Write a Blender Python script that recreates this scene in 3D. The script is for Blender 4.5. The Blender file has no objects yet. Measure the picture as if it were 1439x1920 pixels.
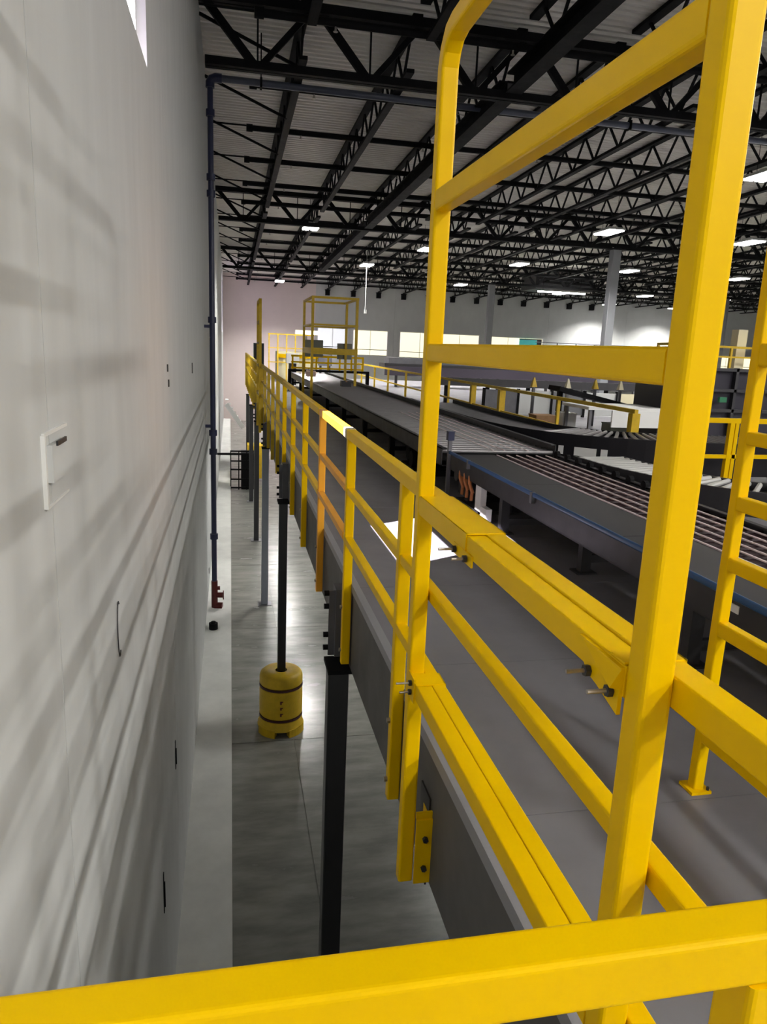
import bpy, math, random
from mathutils import Matrix, Vector
random.seed(7)
S = bpy.context.scene
C = S.collection
EYE = 5.9                       # camera height above the ground floor; all coordinates below are measured from the eye

# ------------------------------------------------------------------ camera
cam_d = bpy.data.cameras.new('camera'); cam = bpy.data.objects.new('camera', cam_d); C.objects.link(cam)
W2 = ((0.97897784, -0.00363707, 0.20393422), (-0.19962871, -0.22219544, 0.95434667), (0.04184223, -0.97499536, -0.21825047))
M = Matrix(((W2[0][0], -W2[0][1], -W2[0][2], 0), (W2[1][0], -W2[1][1], -W2[1][2], 0),
            (W2[2][0], -W2[2][1], -W2[2][2], EYE), (0, 0, 0, 1)))
cam.matrix_world = M
cam_d.sensor_fit = 'VERTICAL'; cam_d.sensor_height = 24; cam_d.lens = 1374.42 / 1920 * 24
cam_d.clip_start = 0.02; cam_d.clip_end = 300
S.camera = cam

# ------------------------------------------------------------------ world, sun, exposure
S.view_settings.view_transform = 'Standard'; S.view_settings.look = 'None'
S.view_settings.exposure = 0.22; S.view_settings.gamma = 1
S.view_settings.use_curve_mapping = False
w = bpy.data.worlds.new('sky'); S.world = w; w.use_nodes = True
bg = w.node_tree.nodes['Background']; bg.inputs[0].default_value = (0.80, 0.64, 0.95, 1); bg.inputs[1].default_value = 1.1
sun_d = bpy.data.lights.new('sun', 'SUN'); sun_d.energy = 70; sun_d.angle = 0.006; sun_d.color = (1, 0.93, 0.95)
sun = bpy.data.objects.new('sun', sun_d); C.objects.link(sun)
sun.rotation_euler = Vector((1.79, 1.02, -3.31)).to_track_quat('-Z', 'Y').to_euler()
LAMP_W = 500                    # watts of each high bay fixture
STRIP_W = 100                   # watts of each strip light under the deck

# ------------------------------------------------------------------ materials
def mat(name, col, rough=0.5, metal=0.0, noise=0, scale=8, bump=0, emit=0, stretch=None, col2=None, coat=0, spec=0.5):
    m = bpy.data.materials.new(name); m.use_nodes = True
    nt = m.node_tree; b = nt.nodes['Principled BSDF']
    b.inputs['Base Color'].default_value = (*col, 1); b.inputs['Roughness'].default_value = rough
    b.inputs['Metallic'].default_value = metal; b.inputs['Specular IOR Level'].default_value = spec
    if coat: b.inputs['Coat Weight'].default_value = coat; b.inputs['Coat Roughness'].default_value = 0.15
    if emit:
        b.inputs['Emission Color'].default_value = (*col, 1); b.inputs['Emission Strength'].default_value = emit
    if noise or bump:
        tc = nt.nodes.new('ShaderNodeTexCoord'); mp = nt.nodes.new('ShaderNodeMapping')
        geo = nt.nodes.new('ShaderNodeNewGeometry')
        nt.links.new(geo.outputs['Position'], mp.inputs[0])
        if stretch: mp.inputs['Scale'].default_value = stretch
        n = nt.nodes.new('ShaderNodeTexNoise'); n.inputs['Scale'].default_value = scale; n.inputs['Detail'].default_value = 6
        n.inputs['Roughness'].default_value = 0.6
        nt.links.new(mp.outputs[0], n.inputs['Vector'])
        if noise:
            r = nt.nodes.new('ShaderNodeValToRGB')
            c2 = col2 or tuple(max(0, c * (1 - noise)) for c in col)
            r.color_ramp.elements[0].position = 0.32; r.color_ramp.elements[1].position = 0.68
            r.color_ramp.elements[0].color = (*c2, 1); r.color_ramp.elements[1].color = (*col, 1)
            nt.links.new(n.outputs['Fac'], r.inputs[0]); nt.links.new(r.outputs[0], b.inputs['Base Color'])
            mr = nt.nodes.new('ShaderNodeMapRange'); mr.inputs[3].default_value = min(1, rough * 1.25); mr.inputs[4].default_value = rough * 0.8
            nt.links.new(n.outputs['Fac'], mr.inputs[0]); nt.links.new(mr.outputs[0], b.inputs['Roughness'])
        if bump:
            bp = nt.nodes.new('ShaderNodeBump'); bp.inputs['Strength'].default_value = bump; bp.inputs['Distance'].default_value = 0.01
            nt.links.new(n.outputs['Fac'], bp.inputs['Height']); nt.links.new(bp.outputs[0], b.inputs['Normal'])
    return m
YEL = mat('yellow_paint', (0.87, 0.535, 0.0), 0.34, noise=0.05, scale=5, bump=0.03, spec=0.10)
YELD = mat('yellow_paint_worn', (0.70, 0.46, 0.01), 0.5, noise=0.18, scale=9)
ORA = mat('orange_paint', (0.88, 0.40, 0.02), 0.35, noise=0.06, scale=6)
WALL = mat('painted_concrete', (0.61, 0.622, 0.615), 0.65, noise=0.07, scale=1.6, bump=0.25, stretch=(1, 2.2, 0.6))
ROSY = mat('rosy_painted_concrete', (0.76, 0.655, 0.635), 0.65, noise=0.05, scale=1.2)
CURB = mat('white_curb', (0.84, 0.85, 0.82), 0.6, noise=0.15, scale=2.0, bump=0.1)
FLOOR = mat('polished_concrete', (0.32, 0.32, 0.292), 0.25, noise=0.42, scale=1.9, bump=0.06, stretch=(.6, 1.9, 1))
DECK = mat('deck_board', (0.20, 0.195, 0.215), 0.42, noise=0.14, scale=2.5, bump=0.03)
FASC = mat('fascia_steel', (0.115, 0.11, 0.105), 0.55, noise=0.2, scale=3)
TRIM = mat('edge_trim', (0.34, 0.34, 0.36), 0.4, metal=0.3)
ROOF = mat('roof_deck', (0.84, 0.81, 0.76), 0.4, metal=0.1, noise=0.15, scale=0.6)
BLK = mat('black_steel', (0.009, 0.009, 0.010), 0.6, noise=0.2, scale=4, spec=0.08)
COLB = mat('black_column_paint', (0.016, 0.016, 0.018), 0.3)
DKG = mat('dark_grey_steel', (0.032, 0.031, 0.035), 0.45, noise=0.2, scale=6)
MGR = mat('grey_steel', (0.16, 0.16, 0.175), 0.42, metal=0.4, noise=0.15, scale=6)
CGR = mat('grey_column_paint', (0.19, 0.195, 0.21), 0.5, noise=0.1, scale=2)
ZINC = mat('zinc_bolt', (0.45, 0.42, 0.38), 0.35, metal=0.9)
BLUE = mat('blue_paint', (0.025, 0.085, 0.22), 0.35)
NAVY = mat('dark_blue_pipe', (0.02, 0.025, 0.07), 0.35)
BELT = mat('dark_red_bed', (0.02, 0.006, 0.008), 0.5)
STRIP = mat('pink_belt_strip', (0.92, 0.78, 0.78), 0.35)
ROLL = mat('roller_steel', (0.30, 0.29, 0.30), 0.35, metal=0.6)
WROL = mat('white_roller', (0.45, 0.45, 0.43), 0.4)
WHT = mat('white_paint', (0.8, 0.8, 0.78), 0.5)
CREAM = mat('cream_paint', (0.72, 0.66, 0.45), 0.5)
LAMP = mat('lamp_lens', (1.0, 0.98, 0.94), 0.3, emit=14)
GLOW = mat('lit_office_pane', (1.0, 0.93, 0.66), 0.3, emit=0.95)
GLOWW = mat('lit_office_pane_white', (0.93, 0.95, 1.0), 0.3, emit=0.6)
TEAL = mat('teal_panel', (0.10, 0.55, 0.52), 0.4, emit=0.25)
RED = mat('red_valve', (0.10, 0.008, 0.006), 0.4)
BRN = mat('cardboard', (0.30, 0.17, 0.08), 0.8, noise=0.15, scale=12)
ORC = mat('orange_cable', (0.45, 0.16, 0.05), 0.5)
PNK = mat('pale_box', (0.62, 0.45, 0.40), 0.6)
GRN = mat('grey_green_box', (0.20, 0.21, 0.17), 0.6)
GLASS = bpy.data.materials.new('window_glass'); GLASS.use_nodes = True
_n = GLASS.node_tree; _n.nodes.remove(_n.nodes['Principled BSDF'])
_t = _n.nodes.new('ShaderNodeBsdfTransparent'); _t.inputs[0].default_value = (0.95, 0.93, 0.97, 1)
_g = _n.nodes.new('ShaderNodeBsdfGlossy'); _g.inputs['Roughness'].default_value = 0.05
_x = _n.nodes.new('ShaderNodeMixShader'); _x.inputs[0].default_value = 0.06
_n.links.new(_t.outputs[0], _x.inputs[1]); _n.links.new(_g.outputs[0], _x.inputs[2])
_n.links.new(_x.outputs[0], _n.nodes['Material Output'].inputs[0])

# ------------------------------------------------------------------ mesh helpers
class MB:
    def __init__(s): s.v = []; s.f = []
    def box(s, x0, x1, y0, y1, z0, z1):
        i = len(s.v)
        s.v += [(x, y, z) for z in (z0, z1) for y in (y0, y1) for x in (x0, x1)]
        s.f += [tuple(i + k for k in q) for q in ((0, 2, 3, 1), (4, 5, 7, 6), (0, 1, 5, 4), (2, 6, 7, 3), (0, 4, 6, 2), (1, 3, 7, 5))]
        return s
    def sweep(s, path, w, h, up=(0, 0, 1), r=0.0, seg=3, caps=True):
        """rounded-rectangle tube along a path; w across, h along 'up'"""
        P = [Vector(p) for p in path]; up = Vector(up)
        prof = []
        if r > 0:
            for cx_, cy_, a0 in ((w/2-r, h/2-r, 0), (-w/2+r, h/2-r, 90), (-w/2+r, -h/2+r, 180), (w/2-r, -h/2+r, 270)):
                for k in range(seg + 1):
                    a = math.radians(a0 + 90 * k / seg); prof.append((cx_ + r*math.cos(a), cy_ + r*math.sin(a)))
        else: prof = [(w/2, h/2), (-w/2, h/2), (-w/2, -h/2), (w/2, -h/2)]
        n = len(prof); base = len(s.v); prev = None
        for i, p in enumerate(P):
            d0 = (P[i] - P[i-1]).normalized() if i else (P[1] - P[0]).normalized()
            d1 = (P[i+1] - P[i]).normalized() if i < len(P) - 1 else d0
            d = (d0 + d1).normalized(); k = 1 / max(0.5, math.cos(d0.angle(d1) / 2)) if d0.angle(d1, 0) > 1e-4 else 1
            if prev is None:
                side = d0.cross(up)
                if side.length < 1e-4: side = Vector((1, 0, 0)) if abs(d0.x) < .9 else Vector((0, 1, 0))
                side.normalize(); nrm = side.cross(d0).normalized()
            else:
                side = prev[0]; side = (side - d * side.dot(d)).normalized(); nrm = side.cross(d).normalized()
            prev = (side,)
            bend = (d1 - d0)
            for (a, b) in prof:
                off = side * a + nrm * b
                if bend.length > 1e-4:
                    bd = bend.normalized(); off = off + bd * off.dot(bd) * (k - 1)
                s.v.append(tuple(p + off))
        for i in range(len(P) - 1):
            for j in range(n):
                a = base + i*n + j; b = base + i*n + (j+1) % n
                s.f.append((a, a + n, b + n, b))
        if caps:
            s.f.append(tuple(base + j for j in range(n))); e = base + (len(P)-1)*n
            s.f.append(tuple(e + n - 1 - j for j in range(n)))
        return s
    def bar(s, p0, p1, w, h=None, up=(0, 0, 1), r=0, seg=3): return s.sweep([p0, p1], w, h or w, up, r, seg)
    def cyl(s, p0, p1, r, n=12, r1=None):
        r1 = r if r1 is None else r1
        p0 = Vector(p0); p1 = Vector(p1); d = (p1 - p0).normalized()
        a = d.orthogonal().normalized(); b = d.cross(a); i = len(s.v)
        for p, rr in ((p0, r), (p1, r1)):
            for k in range(n):
                t = 2*math.pi*k/n; s.v.append(tuple(p + a*rr*math.cos(t) + b*rr*math.sin(t)))
        for k in range(n): s.f.append((i+k, i+(k+1) % n, i+n+(k+1) % n, i+n+k))
        s.f.append(tuple(i + n - 1 - k for k in range(n))); s.f.append(tuple(i + n + k for k in range(n)))
        return s
    def tube(s, path, r, n=8):
        P = [Vector(p) for p in path]; i0 = len(s.v); a = None
        for i, p in enumerate(P):
            d = (P[min(i+1, len(P)-1)] - P[max(i-1, 0)]).normalized()
            a = d.orthogonal().normalized() if a is None else (a - d*a.dot(d)).normalized()
            b = d.cross(a)
            for k in range(n):
                t = 2*math.pi*k/n; s.v.append(tuple(p + a*r*math.cos(t) + b*r*math.sin(t)))
        for i in range(len(P)-1):
            for k in range(n):
                s.f.append((i0+i*n+k, i0+i*n+(k+1) % n, i0+(i+1)*n+(k+1) % n, i0+(i+1)*n+k))
        s.f.append(tuple(i0 + n-1-k for k in range(n))); e = i0 + (len(P)-1)*n; s.f.append(tuple(e+k for k in range(n)))
        return s
    def lathe(s, c, prof, n=28):
        i0 = len(s.v); m = len(prof)
        for k in range(n):
            t = 2*math.pi*k/n
            for (r, z) in prof: s.v.append((c[0]+r*math.cos(t), c[1]+r*math.sin(t), c[2]+z))
        for k in range(n):
            for j in range(m-1):
                a = i0+k*m+j; b = i0+((k+1) % n)*m+j; s.f.append((a, b, b+1, a+1))
        return s
    def prism(s, poly, z0, z1):
        i = len(s.v); n = len(poly)
        s.v += [(x, y, z0) for x, y in poly] + [(x, y, z1) for x, y in poly]
        s.f.append(tuple(i+n-1-k for k in range(n))); s.f.append(tuple(i+n+k for k in range(n)))
        for k in range(n): s.f.append((i+k, i+(k+1) % n, i+n+(k+1) % n, i+n+k))
        return s

def base_of(o):
    v = Vector((0, 0, 0))
    while o: v += o.location; o = o.parent
    return v
def obj(name, mb, m, parent=None, loc=None, smooth=False):
    """one mesh object; vertices are given in eye coordinates and stored relative to the thing's base"""
    b = Vector(loc) if loc is not None else Vector((0, 0, 0))
    off = b if parent is None else base_of(parent)
    me = bpy.data.meshes.new(name)
    me.from_pydata([tuple(Vector(v) - off) for v in mb.v], [], mb.f); me.materials.append(m)
    if smooth:
        for p in me.polygons: p.use_smooth = True
        try: me.set_sharp_from_angle(angle=math.radians(38))
        except Exception: pass
    me.update()
    o = bpy.data.objects.new(name, me); C.objects.link(o)
    if parent: o.parent = parent
    else: o.location = b
    return o
def tag(o, label, cat, group=None, kind=None):
    if label: o['label'] = label
    if cat: o['category'] = cat
    if group: o['group'] = group
    if kind: o['kind'] = kind
    return o
def thing(name, label, cat, loc, group=None):
    o = bpy.data.objects.new(name, None); o.empty_display_size = 0.1; C.objects.link(o); o.location = loc
    return tag(o, label, cat, group)
def struct(name, mb, m, label=None, cat='wall'):
    o = obj(name, mb, m); o['kind'] = 'structure'; o['label'] = label or name.replace('_', ' '); o['category'] = cat
    return o
def dup(root, loc, label=None, group=None, rot=None):
    kids = KIDS.get(root.name) or [c for c in bpy.data.objects if c.parent == root]
    KIDS[root.name] = kids
    r = root.copy(); C.objects.link(r); r.location = loc
    if rot is not None: r.rotation_euler = rot
    if label: r['label'] = label
    if group: r['group'] = group
    for ch in kids:
        c = ch.copy(); C.objects.link(c); c.parent = r
        for g in SUB.get(ch.name, ()):
            d = g.copy(); C.objects.link(d); d.parent = c
    return r
KIDS = {}; SUB = {}
FZ = -EYE; DZ = -1.61; WX = -0.52
def roofz(y): return 5.78 - 0.02 * (y - 14.1)      # underside of the roof deck
ORD = ['first', 'second', 'third', 'fourth', 'fifth', 'sixth', 'seventh', 'eighth', 'ninth', 'tenth', 'eleventh', 'twelfth', 'thirteenth', 'fourteenth', 'fifteenth', 'sixteenth', 'seventeenth', 'eighteenth', 'nineteenth', 'twentieth', 'twenty-first', 'twenty-second', 'twenty-third', 'twenty-fourth', 'twenty-fifth', 'twenty-sixth', 'twenty-seventh', 'twenty-eighth', 'twenty-ninth', 'thirtieth', 'thirty-first']

# ================================================================== SETTING
X1, Y0, Y1 = 62.0, -14.0, 57.5
# ground floor slabs with sawn joints
fl = struct('floor', MB().box(WX-.3, X1, Y0, Y1+.3, FZ-.2, FZ-.012), FLOOR, 'polished grey concrete warehouse floor with sawn joints', 'floor')
xs = [0.0, 0.93] + [0.93 + 4.6*k for k in range(1, 14)]; ys = [Y0] + [-12.8 + 4.6*k for k in range(0, 16)]
slabmesh = {}
for i in range(len(xs)-1):
    for j in range(len(ys)-1):
        wx, wy = round(xs[i+1]-xs[i], 3), round(ys[j+1]-ys[j], 3)
        if (wx, wy) not in slabmesh:
            o = obj('slab', MB().box(.006, wx-.006, .006, wy-.006, -.012, 0), FLOOR); o.parent = fl
            slabmesh[(wx, wy)] = o.data
        else:
            o = bpy.data.objects.new('slab', slabmesh[(wx, wy)]); C.objects.link(o); o.parent = fl
        o.location = (xs[i], ys[j], FZ)
curb = struct('trim_1', MB().box(WX, -0.0, Y0, Y1, FZ-.01, FZ+.14), CURB, 'white painted concrete curb along the foot of the left wall', 'curb')

# left wall: backing with window holes, tilt-up panels in front of it with open joints
def holed(mb, x0, x1, y0, y1, z0, z1, holes):
    ycuts = sorted({y0, y1, *[h[0] for h in holes if y0 < h[0] < y1], *[h[1] for h in holes if y0 < h[1] < y1]})
    for a, b in zip(ycuts, ycuts[1:]):
        hs = sorted([h for h in holes if h[0] <= a + 1e-6 and h[1] >= b - 1e-6], key=lambda h: h[2]); z = z0
        for h in hs: mb.box(x0, x1, a, b, z, h[2]); z = h[3]
        mb.box(x0, x1, a, b, z, z1)
    return mb
HOLES = [(4.05, 5.47, 1.70, 2.90), (4.05, 5.47, 3.79, 4.10), (49.0, 55.0, 0.6, 4.2)]
wl = struct('wall_left', holed(MB(), WX-.12, WX-.02, Y0, Y1+.2, FZ-.1, 7.2, HOLES), WALL, 'tall pale grey painted tilt-up concrete wall on the left')
pj = [Y0, -5.0, 2.285, 6.62, 16.75, 26.4, 36.1, 45.8, Y1]
for a, b in zip(pj, pj[1:]):
    o = obj('concrete_panel', holed(MB(), WX-.02, WX, a+.004, b-.004, FZ-.1, 7.2, HOLES), WALL, wl)
def window(n, y0, y1, z0, z1, label, mull=0):
    wdw = obj('window_%d' % n, MB().box(WX-.11, WX-.06, y0, y0+.05, z0, z1).box(WX-.11, WX-.06, y1-.05, y1, z0, z1)
              .box(WX-.11, WX-.06, y0+.05, y1-.05, z0, z0+.05).box(WX-.11, WX-.06, y0+.05, y1-.05, z1-.05, z1), WHT)
    tag(wdw, label, 'window', kind='structure')
    ys_ = [y0+.05 + (y1-y0-.1)*k/(mull+1) for k in range(mull+2)]
    for k in range(mull): obj('mullion', MB().box(WX-.105, WX-.065, ys_[k+1]-.02, ys_[k+1]+.02, z0+.05, z1-.05), WHT, wdw)
    for a, b in zip(ys_, ys_[1:]): obj('pane', MB().box(WX-.088, WX-.082, a, b, z0+.05, z1-.05), GLASS, wdw)
window(1, *HOLES[0], 'bright daylit window high in the left wall at the top edge of the photo')
window(2, *HOLES[1], 'upper daylit window in the left wall above the first')
window(3, *HOLES[2], 'wide daylit window far along the left wall', 3)  # unseen opening, added so sunlight brightens the far end
# fittings cast into or fixed on the wall
wp = thing('wall_plate', 'small white square cover plate in a raised frame on the left wall', 'plate', (WX, 2.2, -.5))
obj('frame', MB().box(WX, WX+.012, 2.185, 2.20, -.49, -.28).box(WX, WX+.008, 2.20, 2.50, -.285, -.275).box(WX, WX+.005, 2.20, 2.50, -.497, -.49), WHT, wp)
obj('cover', MB().box(WX, WX+.016, 2.25, 2.44, -.425, -.315), WALL, wp)
obj('latch', MB().box(WX+.016, WX+.022, 2.30, 2.42, -.322, -.308), DKG, wp)
pts = [(WX+.006, 3.40+.045*math.cos(t), -1.335+.135*math.sin(t)) for t in [math.radians(60+22*k) for k in range(12)]]
tag(obj('wire_loop', MB().tube(pts, .003, 6), DKG, loc=(WX, 3.4, -1.47)), 'thin dark wire loop hanging on the left wall below the cover plate', 'wire')
for k, (y, z, hy, hz) in enumerate([(6.5, -.24, .02, .03), (6.58, -.37, .03, .03), (10.6, -.38, .03, .07), (17.2, -5.35, .05, .06)]):
    tag(obj('wall_anchor', MB().box(WX, WX+.01, y-hy, y+hy, z-hz, z+hz), DKG, loc=(WX, y, z)),
        ['small dark anchor plate high on the left wall beside the panel crack', 'small dark anchor plate just below its twin on the left wall',
         'dark anchor slot on the left wall near the blue riser pipe', 'small black anchor at the wall foot left of the valves'][k], 'anchor')
for k, (y, z0, z1) in enumerate([(6.45, -3.95, -3.66), (5.09, -4.35, -4.0)]):  # thin black boxes standing in for shadowy cracks in the wall
    tag(obj('wall_bracket', MB().box(WX, WX+.006, y-.014, y+.014, z0, z1).box(WX+.006, WX+.014, y-.008, y+.008, z0+.05, z1-.08), BLK, loc=(WX, y, z0)),
        ['black bracket low on the left wall, the upper one', 'black bracket low on the left wall, the lower one nearer the camera'][k], 'bracket')

# far wall with the row of lit office openings
OP = [(6.5, 8.9, -.55, 1.35), (9.25, 12.07, -.65, 1.32), (12.96, 19.55, -.70, 1.33), (20.42, 25.0, -.75, 1.3), (25.6, 36.6, -.8, .55), (40.5, 46.5, -.8, .6)]
def holedx(mb, y0, y1, x0, x1, z0, z1, holes):
    cuts = sorted({x0, x1, *[h[0] for h in holes], *[h[1] for h in holes]})
    for a, b in zip(cuts, cuts[1:]):
        hs = [h for h in holes if h[0] <= a+1e-6 and h[1] >= b-1e-6]; z = z0
        for h in hs: mb.box(a, b, y0, y1, z, h[2]); z = h[3]
        mb.box(a, b, y0, y1, z, z1)
    return mb
wf = struct('wall_far', holedx(MB(), Y1+.04, Y1+.25, WX-.25, X1, FZ-.1, 7.2, OP), WALL, 'grey far end wall above the row of lit office openings')
px_ = [WX, 6.35, 12.5, 19.95, 25.3, 32.2, 38.6, 47.2, 54.6, X1]
for a, b in zip(px_, px_[1:]):
    hh = [(max(h[0], a+.004), min(h[1], b-.004), h[2], h[3]) for h in OP if h[1] > a+.004 and h[0] < b-.004]
    obj('concrete_panel', holedx(MB(), Y1, Y1+.04, a+.004, b-.004, FZ-.1, 7.2, hh), ROSY if b < 6.5 else WALL, wf)
wl_lab = ['pale lit opening in the far wall, leftmost, behind the yellow cage', 'cream lit office opening in the far wall, second from left', 'long cream lit office opening in the far wall beside the tall post',
          'cream lit opening in the far wall with a teal panel', 'long pale lit opening in the far wall right of the teal panel', 'lit opening in the far wall at the right edge']
for k, (a, b, z0, z1) in enumerate(OP):
    o = obj('window_%d' % (k+4), MB().box(a, b, Y1+.02, Y1+.10, z1-.07, z1).box(a, b, Y1+.02, Y1+.10, z0, z0+.07).box(a, a+.07, Y1+.02, Y1+.10, z0+.07, z1-.07)
            .box(b-.07, b, Y1+.02, Y1+.10, z0+.07, z1-.07), WHT)
    tag(o, wl_lab[k], 'window', kind='structure')
    n = max(1, round((b-a)/1.5)); st = (b-a-.14)/n
    for i in range(n):
        obj('pane', MB().box(a+.07+i*st+.02, a+.07+(i+1)*st-.02, Y1+.05, Y1+.07, z0+.07, z1-.07), GLOWW if k in (0,) else GLOW, o)
        if i: obj('mullion', MB().box(a+.07+i*st-.02, a+.07+i*st+.02, Y1+.045, Y1+.09, z0+.07, z1-.07), WHT, o)
    obj('shelf_line', MB().box(a+.07, b-.07, Y1+.035, Y1+.05, z0+.45, z0+.5), DKG if k in (0, 1) else WHT, o)
tp = thing('teal_panel', 'teal green panel standing in the lit opening of the far wall', 'panel', (23.7, Y1-.3, -.75))
obj('sheet', MB().box(22.85, 24.35, Y1-.22, Y1-.16, -.75, 1.12), TEAL, tp)
obj('edge', MB().box(24.35, 24.75, Y1-.24, Y1-.14, -.75, 1.2).box(22.85, 24.35, Y1-.24, Y1-.14, 1.12, 1.2), DKG, tp)
struct('wall_right', MB().box(X1, X1+.25, Y0, Y1+.25, FZ-.1, 7.2), WALL, 'far right warehouse wall')
struct('wall_back', MB().box(WX-.25, X1, Y0-.25, Y0, FZ-.1, 7.2), WALL, 'warehouse wall behind the camera')

# corrugated roof deck
rb = MB(); y = Y0 - .2; pitch = .20; i = 0
prof = []
while y < Y1 + .2:
    z = roofz(y)
    prof += [(y, z), (y+.075, z), (y+.095, z+.045), (y+.18, z+.045)]
    y += pitch
for (yy, zz) in prof: rb.v += [(WX-.25, yy, zz), (X1+.2, yy, zz)]
for k in range(len(prof)-1): rb.f.append((2*k, 2*k+2, 2*k+3, 2*k+1))
z0_, z1_ = roofz(Y0)+.12, roofz(Y1)+.12
n0 = len(rb.v); rb.v += [(WX-.25, Y0-.3, z0_), (X1+.2, Y0-.3, z0_), (X1+.2, Y1+.3, z1_), (WX-.25, Y1+.3, z1_)]; rb.f.append((n0, n0+1, n0+2, n0+3))
struct('ceiling', rb, ROOF, 'grey corrugated metal roof deck', 'ceiling')

# ================================================================== ROOF STEEL
JD = 0.80
def make_joist(L):
    t = thing('roof_joist', 'black open-web roof joist', 'joist', (0, 0, 0), 'roof joists')
    obj('top_chord', MB().box(-.09, .09, 0, L, -.07, 0), BLK, t)
    obj('bottom_chord', MB().box(-.075, .075, .45, L-.45, -JD, -JD+.07), BLK, t)
    wb = MB(); n = int(round((L-.9)/.62)); st = (L-.9)/n
    for k in range(n):
        a = .45 + k*st; zt, zb = -.04, -JD+.04
        wb.bar((0, a, zb if k % 2 else zt), (0, a+st, zt if k % 2 else zb), 0.045, .045, up=(1, 0, 0))
    obj('web', wb, BLK, t)
    return t
BAYS = [(-.9, 14.1), (14.1, 28.7), (28.7, 43.3), (43.3, 57.3)]
bayn = ['nearest bay', 'second bay', 'third bay', 'far wall bay']
pj0 = make_joist(14.5); first = True
tilt = -math.atan(.02)
for bi, (a, b) in enumerate(BAYS):
    for k in range(31):
        x = 1.30 + 1.969*k
        if bi == 0 and k > 13: continue
        loc = (x, a+.05, roofz(a)-.01)
        lab = 'black open-web roof joist, %s from the left wall in the %s' % (ORD[k], bayn[bi])
        if first: pj0.location = loc; pj0.rotation_euler = (tilt, 0, 0); pj0['label'] = lab; o = pj0; first = False
        else: o = dup(pj0, loc, lab, rot=(tilt, 0, 0))
        o['group'] = 'roof joists, ' + bayn[bi]
GL = 15.62; GD = 1.12
def make_girder():
    t = thing('joist_girder', 'black joist girder', 'girder', (0, 0, 0), 'joist girders')
    obj('top_chord', MB().box(0, GL, -.13, -.02, -.15, 0).box(0, GL, .02, .13, -.15, 0), BLK, t)
    obj('bottom_chord', MB().box(.1, GL-.1, -.12, -.02, -GD, -GD+.13).box(.1, GL-.1, .02, .12, -GD, -GD+.13), BLK, t)
    n = 8; st = GL/n
    for k in range(n):
        a = k*st; m_ = a + st/2
        obj('diagonal', MB().bar((a+.05, 0, -.06), (m_-.03, 0, -GD+.06), .13, .10, up=(0, 1, 0)), BLK, t)
        obj('diagonal', MB().bar((m_+.03, 0, -GD+.06), (a+st-.05, 0, -.06), .10, .08, up=(0, 1, 0)), BLK, t)
        obj('strut', MB().bar((m_, 0, -GD+.06), (m_, 0, -.06), .03, .03, up=(0, 1, 0)), BLK, t)
    return t
g0 = make_girder(); first = True
for gi, (gy, zb) in enumerate([(14.1, 4.55), (28.7, 4.27), (43.3, 3.97)]):
    for k in range(4):
        loc = (WX+.02 + GL*k, gy, zb + GD - .02)
        lab = 'black joist girder across the %s girder line, %s span from the left wall' % (['nearest', 'middle', 'farthest'][gi], ORD[k])
        if first: g0.location = loc; g0['label'] = lab; first = False
        else: dup(g0, loc, lab)
# heavy beam running down the hall under the third joist line
for k, (a, b) in enumerate(BAYS[:3]):
    za, zb = roofz(a)-JD-.22, roofz(b)-JD-.22
    t = thing('roof_beam', 'heavy dark beam running down the hall under the third joist line, %s length' % ORD[k], 'beam', (5.05, a, za), 'heavy roof beams')
    obj('web', MB().bar((5.05, a+.2, za), (5.05, b-.2, zb), .03, .30), BLK, t)
    for d in (-.15, .15): obj('flange', MB().bar((5.05, a+.2, za+d), (5.05, b-.2, zb+d), .30, .03), BLK, t)
# building columns
for gi, gy in enumerate([14.1, 28.7, 43.3]):
    for k, x in enumerate([15.25, 31.0, 46.7]):
        if gi == 0: continue
        if gi == 1 and k: continue
        zt = [4.55, 4.27, 3.97][gi]
        t = thing('building_column', ['', 'grey building column, the nearer and wider one behind the gate opening', 'slim grey building column beside the tall gate post'][gi] if k == 0
                  else 'grey building column far right, %s from the left on the farthest girder line' % ORD[k], 'column', (x, gy, FZ), 'grey building columns')
        obj('shaft', MB().bar((x, gy, FZ), (x, gy, zt+.02), .36, .36, up=(0, 1, 0), r=.03, seg=2), CGR, t)
        obj('cap_plate', MB().box(x-.3, x+.3, gy-.3, gy+.3, zt-.04, zt), BLK, t)
        obj('base_plate', MB().box(x-.3, x+.3, gy-.3, gy+.3, FZ, FZ+.03), MGR, t)
# diagonal braces from the wall to the first joist
bp_ = None
for k in range(15):
    y = 12.0 + 3.0*k
    z = roofz(y)
    lab = 'thin black brace from the left wall up to the first joist, %s from the camera' % ORD[k]
    tag(obj('roof_brace', MB().bar((WX, y, z-.12), (1.26, y, z-JD), .05, .05, up=(0, 1, 0)), BLK, loc=(WX, y, z-.12)), lab, 'brace', 'roof braces along the left wall')
# joist seats / stubs at the far wall
for k in range(12):
    x = 1.3+1.969*(k+3)
    z = roofz(Y1)-JD
    tag(obj('bearing_stub', MB().box(x-.16, x+.16, Y1-.35, Y1, z-.42, z-.05).box(x-.2, x+.2, Y1-.4, Y1, z-.05, z), BLK, loc=(x, Y1, z-.42)),
        'small black bearing bracket at the far wall top, %s from the left' % ORD[k], 'bracket', 'bearing brackets along the top of the far wall')
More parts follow.
